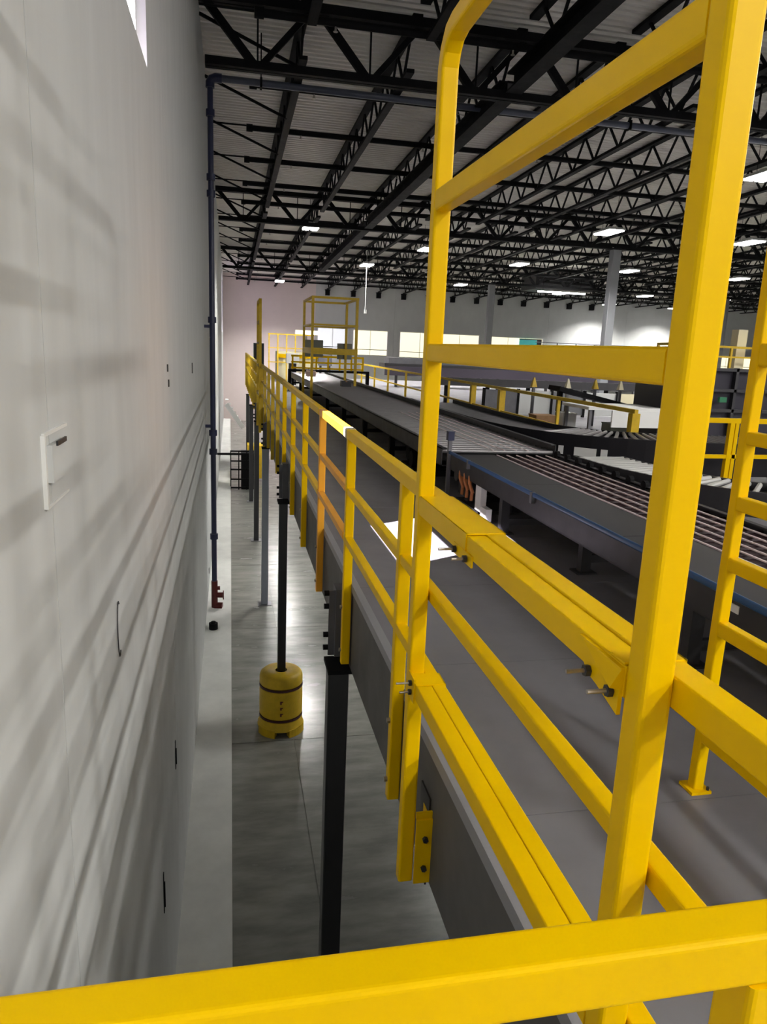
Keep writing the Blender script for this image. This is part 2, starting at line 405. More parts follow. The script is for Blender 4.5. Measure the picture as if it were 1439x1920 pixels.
# sprinkler branch lines
def make_branch():
    t = thing('sprinkler_line', 'black sprinkler branch line', 'pipe', (0, 0, 0), 'sprinkler branch lines')
    obj('pipe', MB().cyl((0, 0, 0), (58, 0, 0), .065, 10), BLK, t, smooth=True)
    obj('end_cap', MB().cyl((-.12, 0, 0), (.03, 0, 0), .09, 10), BLK, t, smooth=True)
    obj('conduit', MB().cyl((-1.0, .28, .12), (58, .28, .12), .02, 6), BLK, t)
    for k in range(8):
        x = 1.2 + 3.1*k
        obj('sprinkler_head', MB().cyl((x, 0, -.05), (x, 0, -.13), .018, 6).cyl((x, 0, -.13), (x, 0, -.14), .04, 8), ZINC, t)
    return t
b0 = make_branch(); first = True
for k in range(16):
    y = 10.8 + 2.95*k + (-.30 if k in (1, 11) else 0)
    loc = (.52, y, 5.02 - .02*(y-14.1) + .15)
    lab = 'black sprinkler branch line under the roof, %s from the camera' % ORD[k]
    if first: b0.location = loc; b0['label'] = lab; first = False
    else: dup(b0, loc, lab)
# riser pipe at the left wall and the cross main it feeds
rp = thing('sprinkler_riser', 'dark blue sprinkler riser pipe climbing the left wall', 'pipe', (-.36, 15.8, FZ))
RX, RY = -.36, 15.8
obj('pipe', MB().cyl((RX, RY, FZ+.75), (RX, RY, 4.72), .055, 14), NAVY, rp, smooth=True)
obj('elbow', MB().tube([(RX, RY, 4.7), (RX, RY, 4.79), (RX+.03, RY, 4.85), (RX+.1, RY, 4.88), (RX+.22, RY, 4.88)], .085, 10), NAVY, rp, smooth=True)
for z in (4.2, 3.05, 2.75, .35, -1.95, -2.35, -4.2):
    obj('coupling', MB().cyl((RX, RY, z), (RX, RY, z+.12), .085, 12), NAVY, rp, smooth=True)
obj('wall_bracket', MB().box(WX, RX, RY-.03, RY+.03, -1.78, -1.72).box(WX, RX, RY-.03, RY+.03, .25, .31), NAVY, rp)
v = obj('valve', MB().cyl((RX, RY, FZ+.14), (RX, RY, FZ+.75), .07, 12).cyl((RX-.02, RY, FZ+.42), (RX+.18, RY-.02, FZ+.42), .06, 10).cyl((RX, RY, FZ+.58), (RX+.12, RY, FZ+.58), .045, 8).cyl((RX, RY, FZ+.16), (RX+.17, RY-.03, FZ+.16), .09, 10), RED, rp, smooth=True)
obj('handwheel', MB().cyl((RX+.18, RY-.02, FZ+.42), (RX+.20, RY-.02, FZ+.42), .10, 12), RED, v)
cm = thing('sprinkler_main', 'blue-grey sprinkler main running across the roof behind the nearest girder', 'pipe', (-.14, RY, 4.88))
obj('pipe', MB().cyl((-.14, RY, 4.88), (60, RY, 4.80), .065, 12), mat('main_pipe', (.07, .08, .12), .3), cm, smooth=True)
for k in range(14):
    x = .6+3.9*k; obj('hanger', MB().cyl((x, RY, 4.9), (x, RY, roofz(RY)), .012, 6).box(x-.02, x+.02, RY-.09, RY+.09, 4.78, 4.96), BLK, cm)
tag(obj('valve_stub', MB().cyl((-.36, 14.5, FZ+.14), (-.36, 14.5, FZ+.27), .09, 14).cyl((-.36, 14.5, FZ+.27), (-.36, 14.5, FZ+.3), .05, 10), BLK, loc=(-.36, 14.5, FZ+.14), smooth=True), 'short black drain stub on the white curb in front of the riser', 'drain')
# HVAC unit hung in the roof
hv = thing('roof_heater', 'large dark air handling unit hanging among the far trusses', 'air unit', (20.2, 43.9, 3.9))
obj('casing', MB().box(18.4, 22.2, 44.2, 46.6, 3.95, 4.85), DKG, hv)
obj('louvre', MB().box(18.6, 22.0, 44.13, 44.2, 4.05, 4.1).box(18.6, 22.0, 44.13, 44.2, 4.25, 4.3).box(18.6, 22.0, 44.13, 44.2, 4.45, 4.5), MGR, hv)
obj('hanger_rod', MB().cyl((18.6, 44.4, 4.85), (18.6, 44.4, roofz(44.4)), .02, 6).cyl((22, 44.4, 4.85), (22, 44.4, roofz(44.4)), .02, 6).cyl((18.6, 46.4, 4.85), (18.6, 46.4, roofz(46.4)), .02, 6).cyl((22, 46.4, 4.85), (22, 46.4, roofz(46.4)), .02, 6), BLK, hv)

# high-bay fixtures: each carries its own light
def make_lamp(spread=180):
    t = thing('high_bay_light', 'high bay', 'light', (0, 0, 0), 'high-bay lights')
    obj('housing', MB().box(-.30, .30, -.62, .62, .0, .07).box(-.12, .12, -.25, .25, .07, .15), mat('lamp_housing', (.5, .5, .5), .4), t)
    for s in (-1, 1): obj('lens', MB().box(s*.16-.12, s*.16+.12, -.59, .59, -.045, .0), LAMP, t)
    for s in (-1, 1): obj('hanger_wire', MB().cyl((0, s*.5, .07), (0, s*.5, 1.35), .008, 5), BLK, t)
    ld = bpy.data.lights.new('lamp', 'AREA'); ld.shape = 'RECTANGLE'; ld.size = .56; ld.size_y = 1.18
    ld.energy = LAMP_W; ld.color = (1, .975, .93); ld.spread = math.radians(spread)
    lo = bpy.data.objects.new('lamp_glow', ld); C.objects.link(lo); lo.parent = t; lo.location = (0, 0, -.06)
    return t
LL = [(3.03, 29.55), (7.07, 40.0), (3.27, 51.9), (13.93, 35.75), (14.45, 47.0), (13.36, 25.8), (12.9, 17.0), (18.98, 25.65), (19.65, 35.45), (25.97, 35.55), (27.4, 46.9),
      (22.1, 48.8), (29.1, 54.9), (32.95, 46.5), (34.8, 54.8), (26.5, 26.5), (33.5, 35.8), (19.5, 16.0), (26.5, 16.0), (9.0, -9.5), (13.6, 7.5), (13.6, 1.8), (8.5, 33.0), (40.5, 46.5), (40.5, 35.6), (13.6, -7.0), (4.6, -5.0), (9.0, -4.6), (19.5, 6.0), (25, 3)]  # some are unseen, added behind and far right to brighten rails and deck
NAMES = {0: 'lit high-bay light nearest the left wall, low in the first bays above the walkway', 1: 'lit high-bay light with a wire hanging below it, above the yellow cage', 2: 'small lit high-bay light near the far left corner of the roof',
         3: 'lit high-bay light left of the wide grey column', 4: 'lit high-bay light above the slim grey column', 5: 'big lit high-bay light above the wide grey column', 6: 'big lit high-bay light at the right edge near the top'}
l0 = make_lamp(); l1 = make_lamp(128); first = True; first1 = True
for k, (x, y) in enumerate(LL):
    z = 4.55 - .012*(y-14)
    rk = lambda q: 0 if q < 4 else 1 if q < 10 else 2 if q < 16 else 3 if q < 23 else 4 if q < 30 else 5 if q < 38 else 6
    rank = sorted(yy for xx, yy in LL if rk(xx) == rk(x)).index(y)
    lab = NAMES.get(k, 'lit high-bay light, %s along the %s row counted from the left wall' % (ORD[rank], ORD[rk(x)]))
    if y > 12:              # beam narrowed over the far bays so the walls there stay darker
        if first1: l1.location = (x, y, z); o = l1; first1 = False
        else: o = dup(l1, (x, y, z))
    elif first: l0.location = (x, y, z); o = l0; first = False
    else: o = dup(l0, (x, y, z))
    o['label'] = lab
dc = thing('drop_cord', 'pale cord with a hanging plug below the high-bay light above the cage', 'cord', (7.07, 40.0, 1.75))
obj('cord', MB().cyl((7.07, 40.0, 1.95), (7.07, 40.0, roofz(40)), .014, 5), WHT, dc)
obj('plug', MB().cyl((7.07, 40.0, 1.75), (7.07, 40.0, 1.95), .08, 8), WHT, dc)
ll = thing('strip_light', 'long white strip light hanging below the dark air unit', 'light', (19.4, 42.6, 3.62))
obj('tube', MB().box(17.9, 20.9, 42.5, 42.65, 3.62, 3.70), LAMP, ll)
obj('hanger_wire', MB().cyl((18.2, 42.58, 3.7), (18.2, 42.58, 5.22), .01, 5).cyl((20.6, 42.58, 3.7), (20.6, 42.58, 5.22), .01, 5), BLK, ll)

# ================================================================== MEZZANINE
dk = thing('mezzanine_deck', 'grey boarded mezzanine deck carrying the conveyors', 'platform', (.83, 0, DZ))
DX0, DX1, DY0, DY1 = .83, 14.9, -5.5, 37.0
panel = {}
j = 0; y = 2.16 - 1.275*6
while y < DY1:
    xx = DX0
    while xx < DX1 - .1:
        wd = min(3.59, DX1 - xx)
        key = round(wd, 2)
        if key not in panel:
            o = obj('deck_panel', MB().box(.002, wd-.002, .002, 1.273, -.028, 0), DECK); panel[key] = o.data
        else:
            o = bpy.data.objects.new('deck_panel', panel[key]); C.objects.link(o)
        o.parent = dk; o.location = (xx-.83, y, 0); xx += wd
    y += 1.275
DYE = y
obj('subdeck', MB().box(DX0, DX1, DY0, DYE, DZ-.06, DZ-.028), DKG, dk)
obj('edge_trim', MB().box(DX0-.012, DX0+.035, DY0, DYE, DZ-.05, DZ+.006), TRIM, dk)
obj('edge_beam', MB().box(DX0, DX0+.012, DY0, DYE, -2.24, DZ-.05).box(DX0+.012, DX0+.12, DY0, DYE, -2.24, -2.225).box(DX0+.012, DX0+.12, DY0, DYE, DZ-.075, DZ-.06), FASC, dk)
for k in range(18):
    y = -4.6 + 2.4*k
    obj('floor_beam', MB().box(DX0+.12, DX1, y-.005, y+.005, -2.0, DZ-.06).box(DX0+.12, DX1, y-.06, y+.06, -2.01, -2.0), FASC, dk)
obj('end_beam', MB().box(DX0+.12, DX1, DYE-.02, DYE, -2.24, DZ-.06), FASC, dk)

CY = [4.9, 10.6, 16.3, 22.0, 27.7, 33.4]
for k, cy in enumerate(CY):
    m_ = COLB if k != 2 else mat('bluish_grey_column', (.22, .24, .28), .4)  # third column's pale blue-grey stands for the light falling on it
    lab = ['black square mezzanine column nearest the camera', 'slim black mezzanine column standing in the yellow protector', 'pale blue-grey mezzanine column standing past the yellow protector',
           'dark mezzanine column fourth from the camera', 'dark mezzanine column fifth from the camera', 'dark mezzanine column at the far end'][k]
    t = thing('mezzanine_column', lab, 'column', (.755, cy, FZ), 'mezzanine columns along the walkway edge')
    wd = .15 if k != 1 else .125
    obj('shaft', MB().bar((.755, cy, FZ+.012), (.755, cy, -2.275), wd, wd, up=(0, 1, 0), r=.012, seg=3), m_, t)
    obj('base_plate', MB().box(.6, .91, cy-.155, cy+.155, FZ, FZ+.014), MGR, t)
    obj('cap_plate', MB().box(.67, .94, cy-.13, cy+.13, -2.275, -2.245), BLK, t)
    if k < 4:
        b = obj('side_bracket', MB().box(.745, .83, cy+.10, cy+.25, -2.24, -1.72).box(.70, .745, cy+.14, cy+.16, -2.24, -1.74), MGR, t)
        for z in (-2.18, -2.08, -1.86, -1.76): obj('bolt', MB().cyl((.70, cy+.15, z), (.665, cy+.15, z), .022, 6), BLK, b)
# yellow column protector
pr = thing('column_protector', 'yellow barrel-shaped column protector with two dark straps on the floor', 'protector', (.755, 10.6, FZ))
R_ = .33
pf = [(.09, .98), (.20, 1.0), (R_-.05, .98), (R_-.015, .95), (R_, .90), (R_, .80), (R_-.014, .785), (R_-.014, .745), (R_, .73), (R_+.004, .5), (R_, .30), (R_-.014, .285), (R_-.014, .245), (R_, .23), (R_+.005, .16), (R_+.03, .10)]
obj('body', MB().lathe((.755, 10.6, FZ), pf, 36), YELD, pr, smooth=True)
for a0 in (45, 135, 225, 315):
    poly = []
    for k in range(7):
        a = math.radians(a0-27+9*k); poly.append((.755+(R_+.035)*math.cos(a), 10.6+(R_+.035)*math.sin(a)))
    for k in range(7):
        a = math.radians(a0+27-9*k); poly.append((.755+(R_-.08)*math.cos(a), 10.6+(R_-.08)*math.sin(a)))
    obj('foot', MB().prism(poly, FZ+.001, FZ+.12), YELD, pr)
for z in (.765, .265):
    ring = MB(); n = 36; i0 = 0
    for k in range(n):
        t = 2*math.pi*k/n
        for (r, zz) in ((R_-.012, -.017), (R_+.006, -.017), (R_+.006, .017), (R_-.012, .017)): ring.v.append((.755+r*math.cos(t), 10.6+r*math.sin(t), FZ+z+zz))
    for k in range(n):
        for j_ in range(4): ring.f.append((4*k+j_, 4*((k+1) % n)+j_, 4*((k+1) % n)+(j_+1) % 4, 4*k+(j_+1) % 4))
    obj('strap', ring, mat('strap_rubber', (.05, .008, .008), .5), pr)
for z, s_ in ((.60, .04), (.50, .034), (.40, .04)):
    obj('embossed_mark', MB().box(.72, .745, 10.6-R_-.009, 10.6-R_+.01, FZ+z-s_, FZ+z+s_*.2).box(.735, .765, 10.6-R_-.009, 10.6-R_+.01, FZ+z-.008, FZ+z+.008), RED, pr)

# ------------------------------------------------------------------ guardrails along the edge
RT = .06   # tube size
PXc, FXc = .79, .73
def post(mb, x, y, z0, z1, w=RT, r=.008): return mb.bar((x, y, z0), (x, y, z1), w, w, up=(0, 1, 0), r=r, seg=3)
def rail(mb, x, ya, yb, ztop, w=RT, h=RT, r=.008): return mb.bar((x, ya, ztop-h/2), (x, yb, ztop-h/2), w, h, r=r, seg=3)
RTOP, RMID, RLOW = -.54, -.925, -1.265
def guard_section(name, label, ya, yb, posts, m, detail=True, extra=None, lows=True):
    t = thing(name, label, 'guardrail', (PXc, ya, DZ), 'yellow guardrail along the mezzanine edge')
    r = .008 if detail else 0
    obj('top_rail', rail(MB(), PXc, ya, yb, RTOP, r=r*.5), m, t)
    obj('mid_rail', rail(MB(), PXc, ya, yb, RMID, .048, .048, r=r*.8), m, t)
    obj('mid_rail', MB().bar((PXc-.004, ya, RLOW-.024), (PXc-.004, yb, RLOW-.024), .052, .048, r=r*.5), m, t)
    for py in posts:
        p = obj('post', post(MB(), PXc, py, -2.2, RTOP-RT, r=r), m, t)
        if detail:
            for z in (-1.78, -2.1): obj('bolt', MB().cyl((PXc-.03, py, z), (PXc-.045, py, z), .014, 6), ZINC, p)
    return t
gs0 = guard_section('guardrail', 'yellow three-rail guardrail nearest the camera, passing behind the tall gate frame', .575, 4.86, [3.20, 4.81], YEL)
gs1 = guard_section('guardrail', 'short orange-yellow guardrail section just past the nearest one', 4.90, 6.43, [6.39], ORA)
ya = 6.47; k = 0
while ya < 36:
    yb = ya + 4.72
    guard_section('guardrail', 'yellow three-rail guardrail along the mezzanine edge, %s section past the orange one' % ORD[k], ya, yb, [ya+1.45, ya+3.02, ya+4.62], YEL if k == 0 else YELD, detail=k < 1)
    ya = yb + .03; k += 1
# cap piece joining the two near sections
tag(obj('rail_joiner', MB().bar((PXc, 4.84, RTOP-.03), (PXc, 4.96, RTOP-.03), .068, .068, r=.01), mat('bare_joiner', (.55, .50, .36), .3, .3), loc=(PXc, 4.84, RTOP-.06)), 'pale metal sleeve joining two guardrail top rails', 'sleeve')

# ------------------------------------------------------------------ tall gate frame beside the guardrail (near)
def gate_frame(label, y0, y1, detail=True):
    t = thing('gate_frame', label, 'gate', (FXc, y0, DZ), None)
    r = .010 if detail else 0; h = .07
    zt = 1.035
    obj('post', MB().sweep([(FXc, y1, -2.235), (FXc, y1, zt-.10), (FXc, y1-.02, zt-.05), (FXc, y1-.06, zt-.012), (FXc, y1-.12, zt), (FXc, (y0+y1)/2, zt)], .06, .062, up=(1, 0, 0), r=r), YEL if detail else YELD, t)
    obj('post', MB().sweep([(FXc, y0, -2.235), (FXc, y0, zt-.10), (FXc, y0+.02, zt-.05), (FXc, y0+.06, zt-.012), (FXc, y0+.12, zt), (FXc, (y0+y1)/2, zt)], .06, .062, up=(1, 0, 0), r=r), YEL if detail else YELD, t)
    for zc, hh in ((.51, .07), (-.01, .064), (-.575, .062), (-1.30, .065)):
        obj('rail', MB().bar((FXc, y0+.03, zc), (FXc, y1-.03, zc), .06, hh, r=r*(.4 if zc < -.3 else 1)), YEL if detail else YELD, t)
    return t
gf = gate_frame('tall yellow gate frame with curved top corners, nearest the camera', 1.085, 2.67)
# bracket shoe on the fascia at the far post
sh = obj('shoe_bracket', MB().box(.76, .83, 2.62, 2.63, -2.235, -1.93).box(.82, .83, 2.63, 2.74, -2.235, -1.93).prism([(.76, 2.63), (.83, 2.63), (.83, 2.64), (.76, 2.64)], -1.93, -1.90), YEL, gf)
for z in (-2.02, -2.16): obj('bolt', MB().cyl((.80, 2.62, z), (.80, 2.605, z), .013, 6), DKG, sh)
obj('shoe_plate', MB().box(.822, .829, 2.66, 2.80, -2.28, -1.86), DKG, gf)
# wrap plates holding frame and guardrail tubes together, clamp brackets and their bolts
obj('wrap_plate', MB().box(.697, .823, 2.05, 2.61, -.541, -.537).box(.696, .70, 2.05, 2.61, -.607, -.537).box(.82, .824, 2.05, 2.61, -.60, -.537), YEL, gf)
obj('wrap_plate', MB().box(.697, .823, 1.118, 1.165, -.541, -.537).box(.82, .824, 1.118, 1.165, -.60, -.537), YEL, gf)
obj('wrap_plate', MB().box(.697, .815, 2.52, 2.62, -1.266, -1.262).box(.812, .816, 2.52, 2.62, -1.31, -1.262), YEL, gf)
cb = MB()
pl_ = [(1.118, -.548), (1.285, -.548), (1.262, -.592), (1.238, -.612), (1.20, -.618), (1.118, -.640)]; n = len(pl_)
for x in (.70, .692): cb.v += [(x, y, z) for y, z in pl_]
cb.f += [tuple(range(n)), tuple(range(2*n-1, n-1, -1))] + [(a, a+n, (a+1) % n+n, (a+1) % n) for a in range(n)]
i0 = len(cb.v)   # small gusset fin folded out of the plate
cb.v += [(.692, 1.118, -.552), (.692, 1.27, -.552), (.672, 1.118, -.585), (.692, 1.118, -.590)]
cb.f += [(i0, i0+1, i0+2), (i0+1, i0+3, i0+2), (i0, i0+2, i0+3), (i0, i0+3, i0+1)]
cl = obj('clamp_bracket', cb, YEL, gf)
def ubolt(parent, y, z, x0=.64, x1=.70):
    b = obj('bolt', MB().cyl((x0, y, z), (x1, y, z), .0045, 8), ZINC, parent, smooth=True)
    obj('nut', MB().cyl((x1-.020, y, z), (x1-.009, y, z), .012, 6), DKG, b)
ubolt(cl, 1.23, -.603, .642, .70); ubolt(cl, 1.142, -.603, .642, .70)
c2 = obj('clamp_bracket', MB().box(.694, .70, 1.98, 2.16, -.625, -.59), YEL, gf)
ubolt(c2, 2.13, -.607, .635, .70); ubolt(c2, 2.02, -.607, .645, .70)
c3 = obj('clamp_bracket', MB().box(.693, .70, 2.54, 2.635, -1.35, -1.25), YEL, gf)
ubolt(c3, 2.575, -1.277, .63, .70); ubolt(c3, 2.575, -1.315, .645, .70)
gate_frame('tall yellow gate frame rising above the guardrail far down the walkway', 18.9, 20.6, False)

# ------------------------------------------------------------------ foreground rail across the walkway end
fr = thing('end_guardrail', 'bright yellow guardrail crossing the bottom of the photo in front of the camera', 'guardrail', (0, .575, DZ))
obj('top_rail', MB().bar((-.46, .576, -.612), (.755, .576, -.612), .052, .064, r=.007, seg=4), YEL, fr)
obj('mid_rail', MB().bar((-.46, .576, -1.00), (.755, .576, -1.00), .045, .045, r=.006), YEL, fr)
obj('post', post(MB(), .565, .576, -2.2, -.644, .058), YEL, fr)
obj('post', post(MB(), -.43, .576, -2.2, -.644, .058), YEL, fr)
obj('toe_rail', MB().bar((-.46, .576, -1.40), (.755, .576, -1.40), .045, .045, r=.006), YEL, fr)
# landing the camera stands on, beside the deck
ld_ = thing('landing', 'grey landing the photographer stands on, hidden below the near rail', 'platform', (0, -1, -2.2))
obj('deck_plate', MB().box(-.50, .82, -2.5, .62, DZ-.05, DZ), DECK, ld_)
obj('frame', MB().box(-.50, .82, .59, .62, -2.2, DZ-.05).box(-.50, .82, -2.5, -2.47, -2.2, DZ-.05).box(-.50, -.47, -2.47, .59, -2.2, DZ-.05).box(.79, .82, -2.47, .59, -2.2, DZ-.05), FASC, ld_)
for xx in (-.42, .74): obj('leg', MB().bar((xx, -2.2, FZ), (xx, -2.2, DZ-.05), .1, .1, up=(0, 1, 0)), COLB, ld_)

# ------------------------------------------------------------------ second tall frame on the deck at right
X2 = 1.752
lf = thing('ladder_frame', 'tall yellow frame with close-set rungs standing on the deck at the right edge', 'frame', (X2, 2.23, DZ))
obj('post', MB().bar((X2, 2.225, DZ+.012), (X2, 2.225, 1.06), .044, .044, up=(0, 1, 0), r=.007), YEL, lf)
obj('post', MB().bar((X2, .95, DZ+.012), (X2, .95, 1.06), .044, .044, up=(0, 1, 0), r=.007), YEL, lf)
for z, h in ((1.04, .05), (.03, .075), (-.25, .045), (-.48, .05), (-.70, .05), (-.945, .055), (-1.375, .05)):
    obj('rung', MB().bar((X2, .972, z), (X2, 2.203, z), .044, h, r=.007), YEL, lf)
obj('inner_bar', MB().bar((X2+.07, 1.9, .06), (X2+.07, 1.9, 1.04), .035, .035, up=(0, 1, 0), r=.005), YEL, lf)
for yy in (2.225, .95):
    f_ = obj('base_plate', MB().box(X2-.042, X2+.042, yy-.042, yy+.042, DZ, DZ+.012), YEL, lf)
    obj('bolt', MB().cyl((X2+.031, yy-.031, DZ+.012), (X2+.031, yy-.031, DZ+.025), .006, 6), DKG, f_)

# ================================================================== CONVEYORS
CL, CR, CZ = 2.37, 3.62, -1.10
cv = thing('belt_conveyor', 'dark conveyor with reddish parallel belt strips and a blue side rail, nearest the camera', 'conveyor', ((CL+CR)/2, 2, DZ))
YA, YB = -1.2, 7.68
obj('side_channel', MB().box(CL, CL+.008, YA, YB, CZ-.17, CZ-.02).box(CL, CL+.05, YA, YB, CZ-.175, CZ-.167).box(CL, CL+.06, YA, YB, CZ-.02, CZ-.012), DKG, cv)
obj('side_channel', MB().box(CR-.008, CR, YA, YB, CZ-.17, CZ+.01).box(CR-.05, CR, YA, YB, CZ+.002, CZ+.01), DKG, cv)
for k in range(5):
    ya_ = YA + (YB-YA)*k/5
    obj('cover_plate', MB().box(CL+.06, 2.87, ya_+.004, ya_+(YB-YA)/5-.004, CZ-.02, CZ-.008), mat('plate', (.036, .034, .037), .45) if k == 0 else bpy.data.materials['plate'], cv)
obj('bed', MB().box(2.88, CR-.01, YA, YB, CZ-.06, CZ-.045), BELT, cv)
for k in range(6):
    x = 2.905 + .117*k
    obj('belt_strip', MB().bar((x, YA, CZ-.012), (x, YB, CZ-.012), .014, .012, r=.004, seg=2), STRIP, cv)
sm = None
for k in range(44):
    y = YA + .1 + .2*k
    if sm is None: o = obj('roller', MB().cyl((2.885, y, CZ-.04), (CR-.012, y, CZ-.04), .019, 8), mat('dark_roller', (.022, .008, .01), .5, spec=.2), cv, smooth=True); sm = o; y00 = y
    else: o = sm.copy(); C.objects.link(o); o.parent = cv; o.location = (0, y-y00, 0)
br = MB()
for a, b in ((YA, 3.62), (3.68, 5.35), (5.40, 7.0), (7.03, 7.68)): obj('guide_rail', MB().bar((CL-.012, a, CZ+.012), (CL-.012, b, CZ+.012), .024, .038, r=.01, seg=3), BLUE, cv, smooth=True)
for y in (3.65, 5.37, 7.015): obj('rail_clamp', MB().box(CL-.03, CL+.01, y-.02, y+.02, CZ-.06, CZ+.03), MGR, cv)
obj('label_plate', MB().box(CL-.004, CL, 2.89, 2.975, CZ-.07, CZ-.03), WHT, cv)
def support(parent, y, xl=CL+.07, xr=CR-.12, ztop=CZ-.172, bar_z=-1.50, m=DKG):
    for x in (xl, xr):
        l = obj('leg', MB().box(x-.04, x+.04, y-.035, y+.035, DZ+.012, ztop), m, parent)
        obj('foot_plate', MB().box(x-.08, x+.08, y-.07, y+.07, DZ, DZ+.012), m, l)
    obj('cross_brace', MB().box(xl+.04, xr-.04, y-.02, y+.02, bar_z-.03, bar_z+.03), m, parent)
for y in (6.15, 4.95, 3.3, 1.4, -.6): support(cv, y, xl=CL+(.07 if y != 4.95 else .27))
obj('perforated_brace', MB().box(2.48, 3.2, 6.08, 6.10, -1.40, -1.345), BLK, cv)
# drive unit under the joint between conveyors
dr = thing('drive_unit', 'dark conveyor drive motor with orange cables and pale housings below the blue rail end', 'motor', (2.6, 7.4, DZ))
obj('motor', MB().cyl((2.42, 7.1, -1.33), (2.95, 7.1, -1.33), .10, 14).box(2.5, 2.75, 7.0, 7.2, -1.5, -1.43), BLK, dr, smooth=True)
obj('gearbox', MB().box(2.46, 2.62, 7.35, 7.62, -1.52, -1.18).cyl((2.44, 7.48, -1.3), (2.38, 7.48, -1.3), .07, 12), DKG, dr)
for k in range(3):
    yy = 6.95 + .16*k
    obj('cable', MB().tube([(2.40, yy, -1.40), (2.37, yy+.03, -1.30), (2.38, yy+.06, -1.24), (2.42, yy+.1, -1.22), (2.44, yy+.13, -1.36), (2.43, yy+.12, -1.5)], .018, 7), ORC, dr, smooth=True)
obj('white_box', MB().box(2.40, 2.46, 6.70, 6.86, -1.54, -1.28).box(2.41, 2.47, 6.55, 6.72, -1.60, -1.48), WHT, dr)
obj('foot', MB().box(2.45, 2.9, 6.9, 7.65, DZ, DZ+.03).box(2.5, 2.56, 7.0, 7.06, DZ+.03, -1.43).box(2.75, 2.8, 7.0, 7.06, DZ+.03, -1.43).box(2.5, 2.58, 7.4, 7.5, DZ+.03, -1.5), DKG, dr)
sp = thing('sensor_post', 'short blue-grey sensor post at the end of the blue rail', 'sensor', (2.36, 7.72, -1.1))
obj('stem', MB().box(2.345, 2.385, 7.70, 7.74, DZ, -.96), MGR, sp)
obj('head', MB().box(2.33, 2.40, 7.68, 7.76, -.96, -.86), NAVY, sp)

# roller conveyor running away along the walkway
rc = thing('roller_conveyor', 'long dark roller conveyor running away down the mezzanine past the belt strips', 'conveyor', (3, 8, DZ))
RA, RB = 7.80, 29.4
RL_, RR_ = 2.30, 3.66
obj('side_channel', MB().box(RL_, RL_+.01, RA, RB, CZ-.16, CZ+.04).box(RL_, RL_+.06, RA, RB, CZ+.03, CZ+.04).box(RL_, RL_+.06, RA, RB, CZ-.16, CZ-.15), DKG, rc)
obj('side_channel', MB().box(RR_-.01, RR_, RA, RB, CZ-.16, CZ+.10).box(RR_-.06, RR_, RA, RB, CZ+.09, CZ+.10), DKG, rc)
obj('bed', MB().box(RL_+.01, RR_-.01, RA, RB, CZ-.10, CZ-.085), BLK, rc)
o0 = None; y = RA + .07; kk = 0
while y < RB - .05:
    if o0 is None: o0 = obj('roller', MB().cyl((RL_+.012, y, CZ), (RR_-.012, y, CZ), .024, 8), ROLL, rc, smooth=True); yb0 = y
    else: o = o0.copy(); C.objects.link(o); o.parent = rc; o.location = (0, y-yb0, 0)
    y += .17 if y < 16 else .22; kk += 1
for k in range(5):
    x = 2.9 + .14*k
    obj('drive_band', MB().bar((x, RA, CZ+.026), (x, 12.5, CZ+.026), .014, .006), STRIP, rc)
for y in (8.4, 10.6, 12.9, 15.4, 18.2, 22, 25.5, 28.8): support(rc, y, RL_+.05, RR_-.06, CZ-.16, -1.45, BLK)
dm = thing('drive_unit', 'black conveyor drive motor hanging below the roller conveyor', 'motor', (2.6, 10, DZ))
obj('motor', MB().cyl((2.4, 9.6, -1.45), (3.0, 9.6, -1.45), .11, 12).cyl((2.45, 10.0, -1.42), (3.0, 10.0, -1.42), .12, 12), BLK, dm, smooth=True)
obj('bracket', MB().box(2.4, 3.1, 9.45, 10.15, -1.6, -1.56), BLK, dm)

# strip lights fixed under the deck, lighting the aisle and the ground floor
def make_strip():
    t = thing('under_deck_light', 'strip', 'light', (0, 0, 0), 'strip lights under the mezzanine')
    obj('housing', MB().box(-.08, .08, -.6, .6, 0, .06), WHT, t)
    obj('lens', MB().box(-.06, .06, -.58, .58, -.04, 0), LAMP, t)
    ld = bpy.data.lights.new('strip_lamp', 'AREA'); ld.shape = 'RECTANGLE'; ld.size = .12; ld.size_y = 1.16
    ld.energy = STRIP_W; ld.color = (1, .98, .93)
    lo = bpy.data.objects.new('lamp_glow', ld); C.objects.link(lo); lo.parent = t; lo.location = (0, 0, -.05)
    return t
u0 = make_strip(); first = True
for k, (x, y) in enumerate([(4.5, 12.0), (1.95, 18.3), (1.95, 24.6), (1.95, 31.0), (9.0, 10.0), (9.0, 23.0)]):
    lab = 'white strip light under the mezzanine deck, %s along the %s row' % (ORD[k % 4], 'near' if k < 4 else 'inner')
    if first: u0.location = (x, y, -2.07); u0['label'] = lab; first = False
    else: dup(u0, (x, y, -2.07), lab)

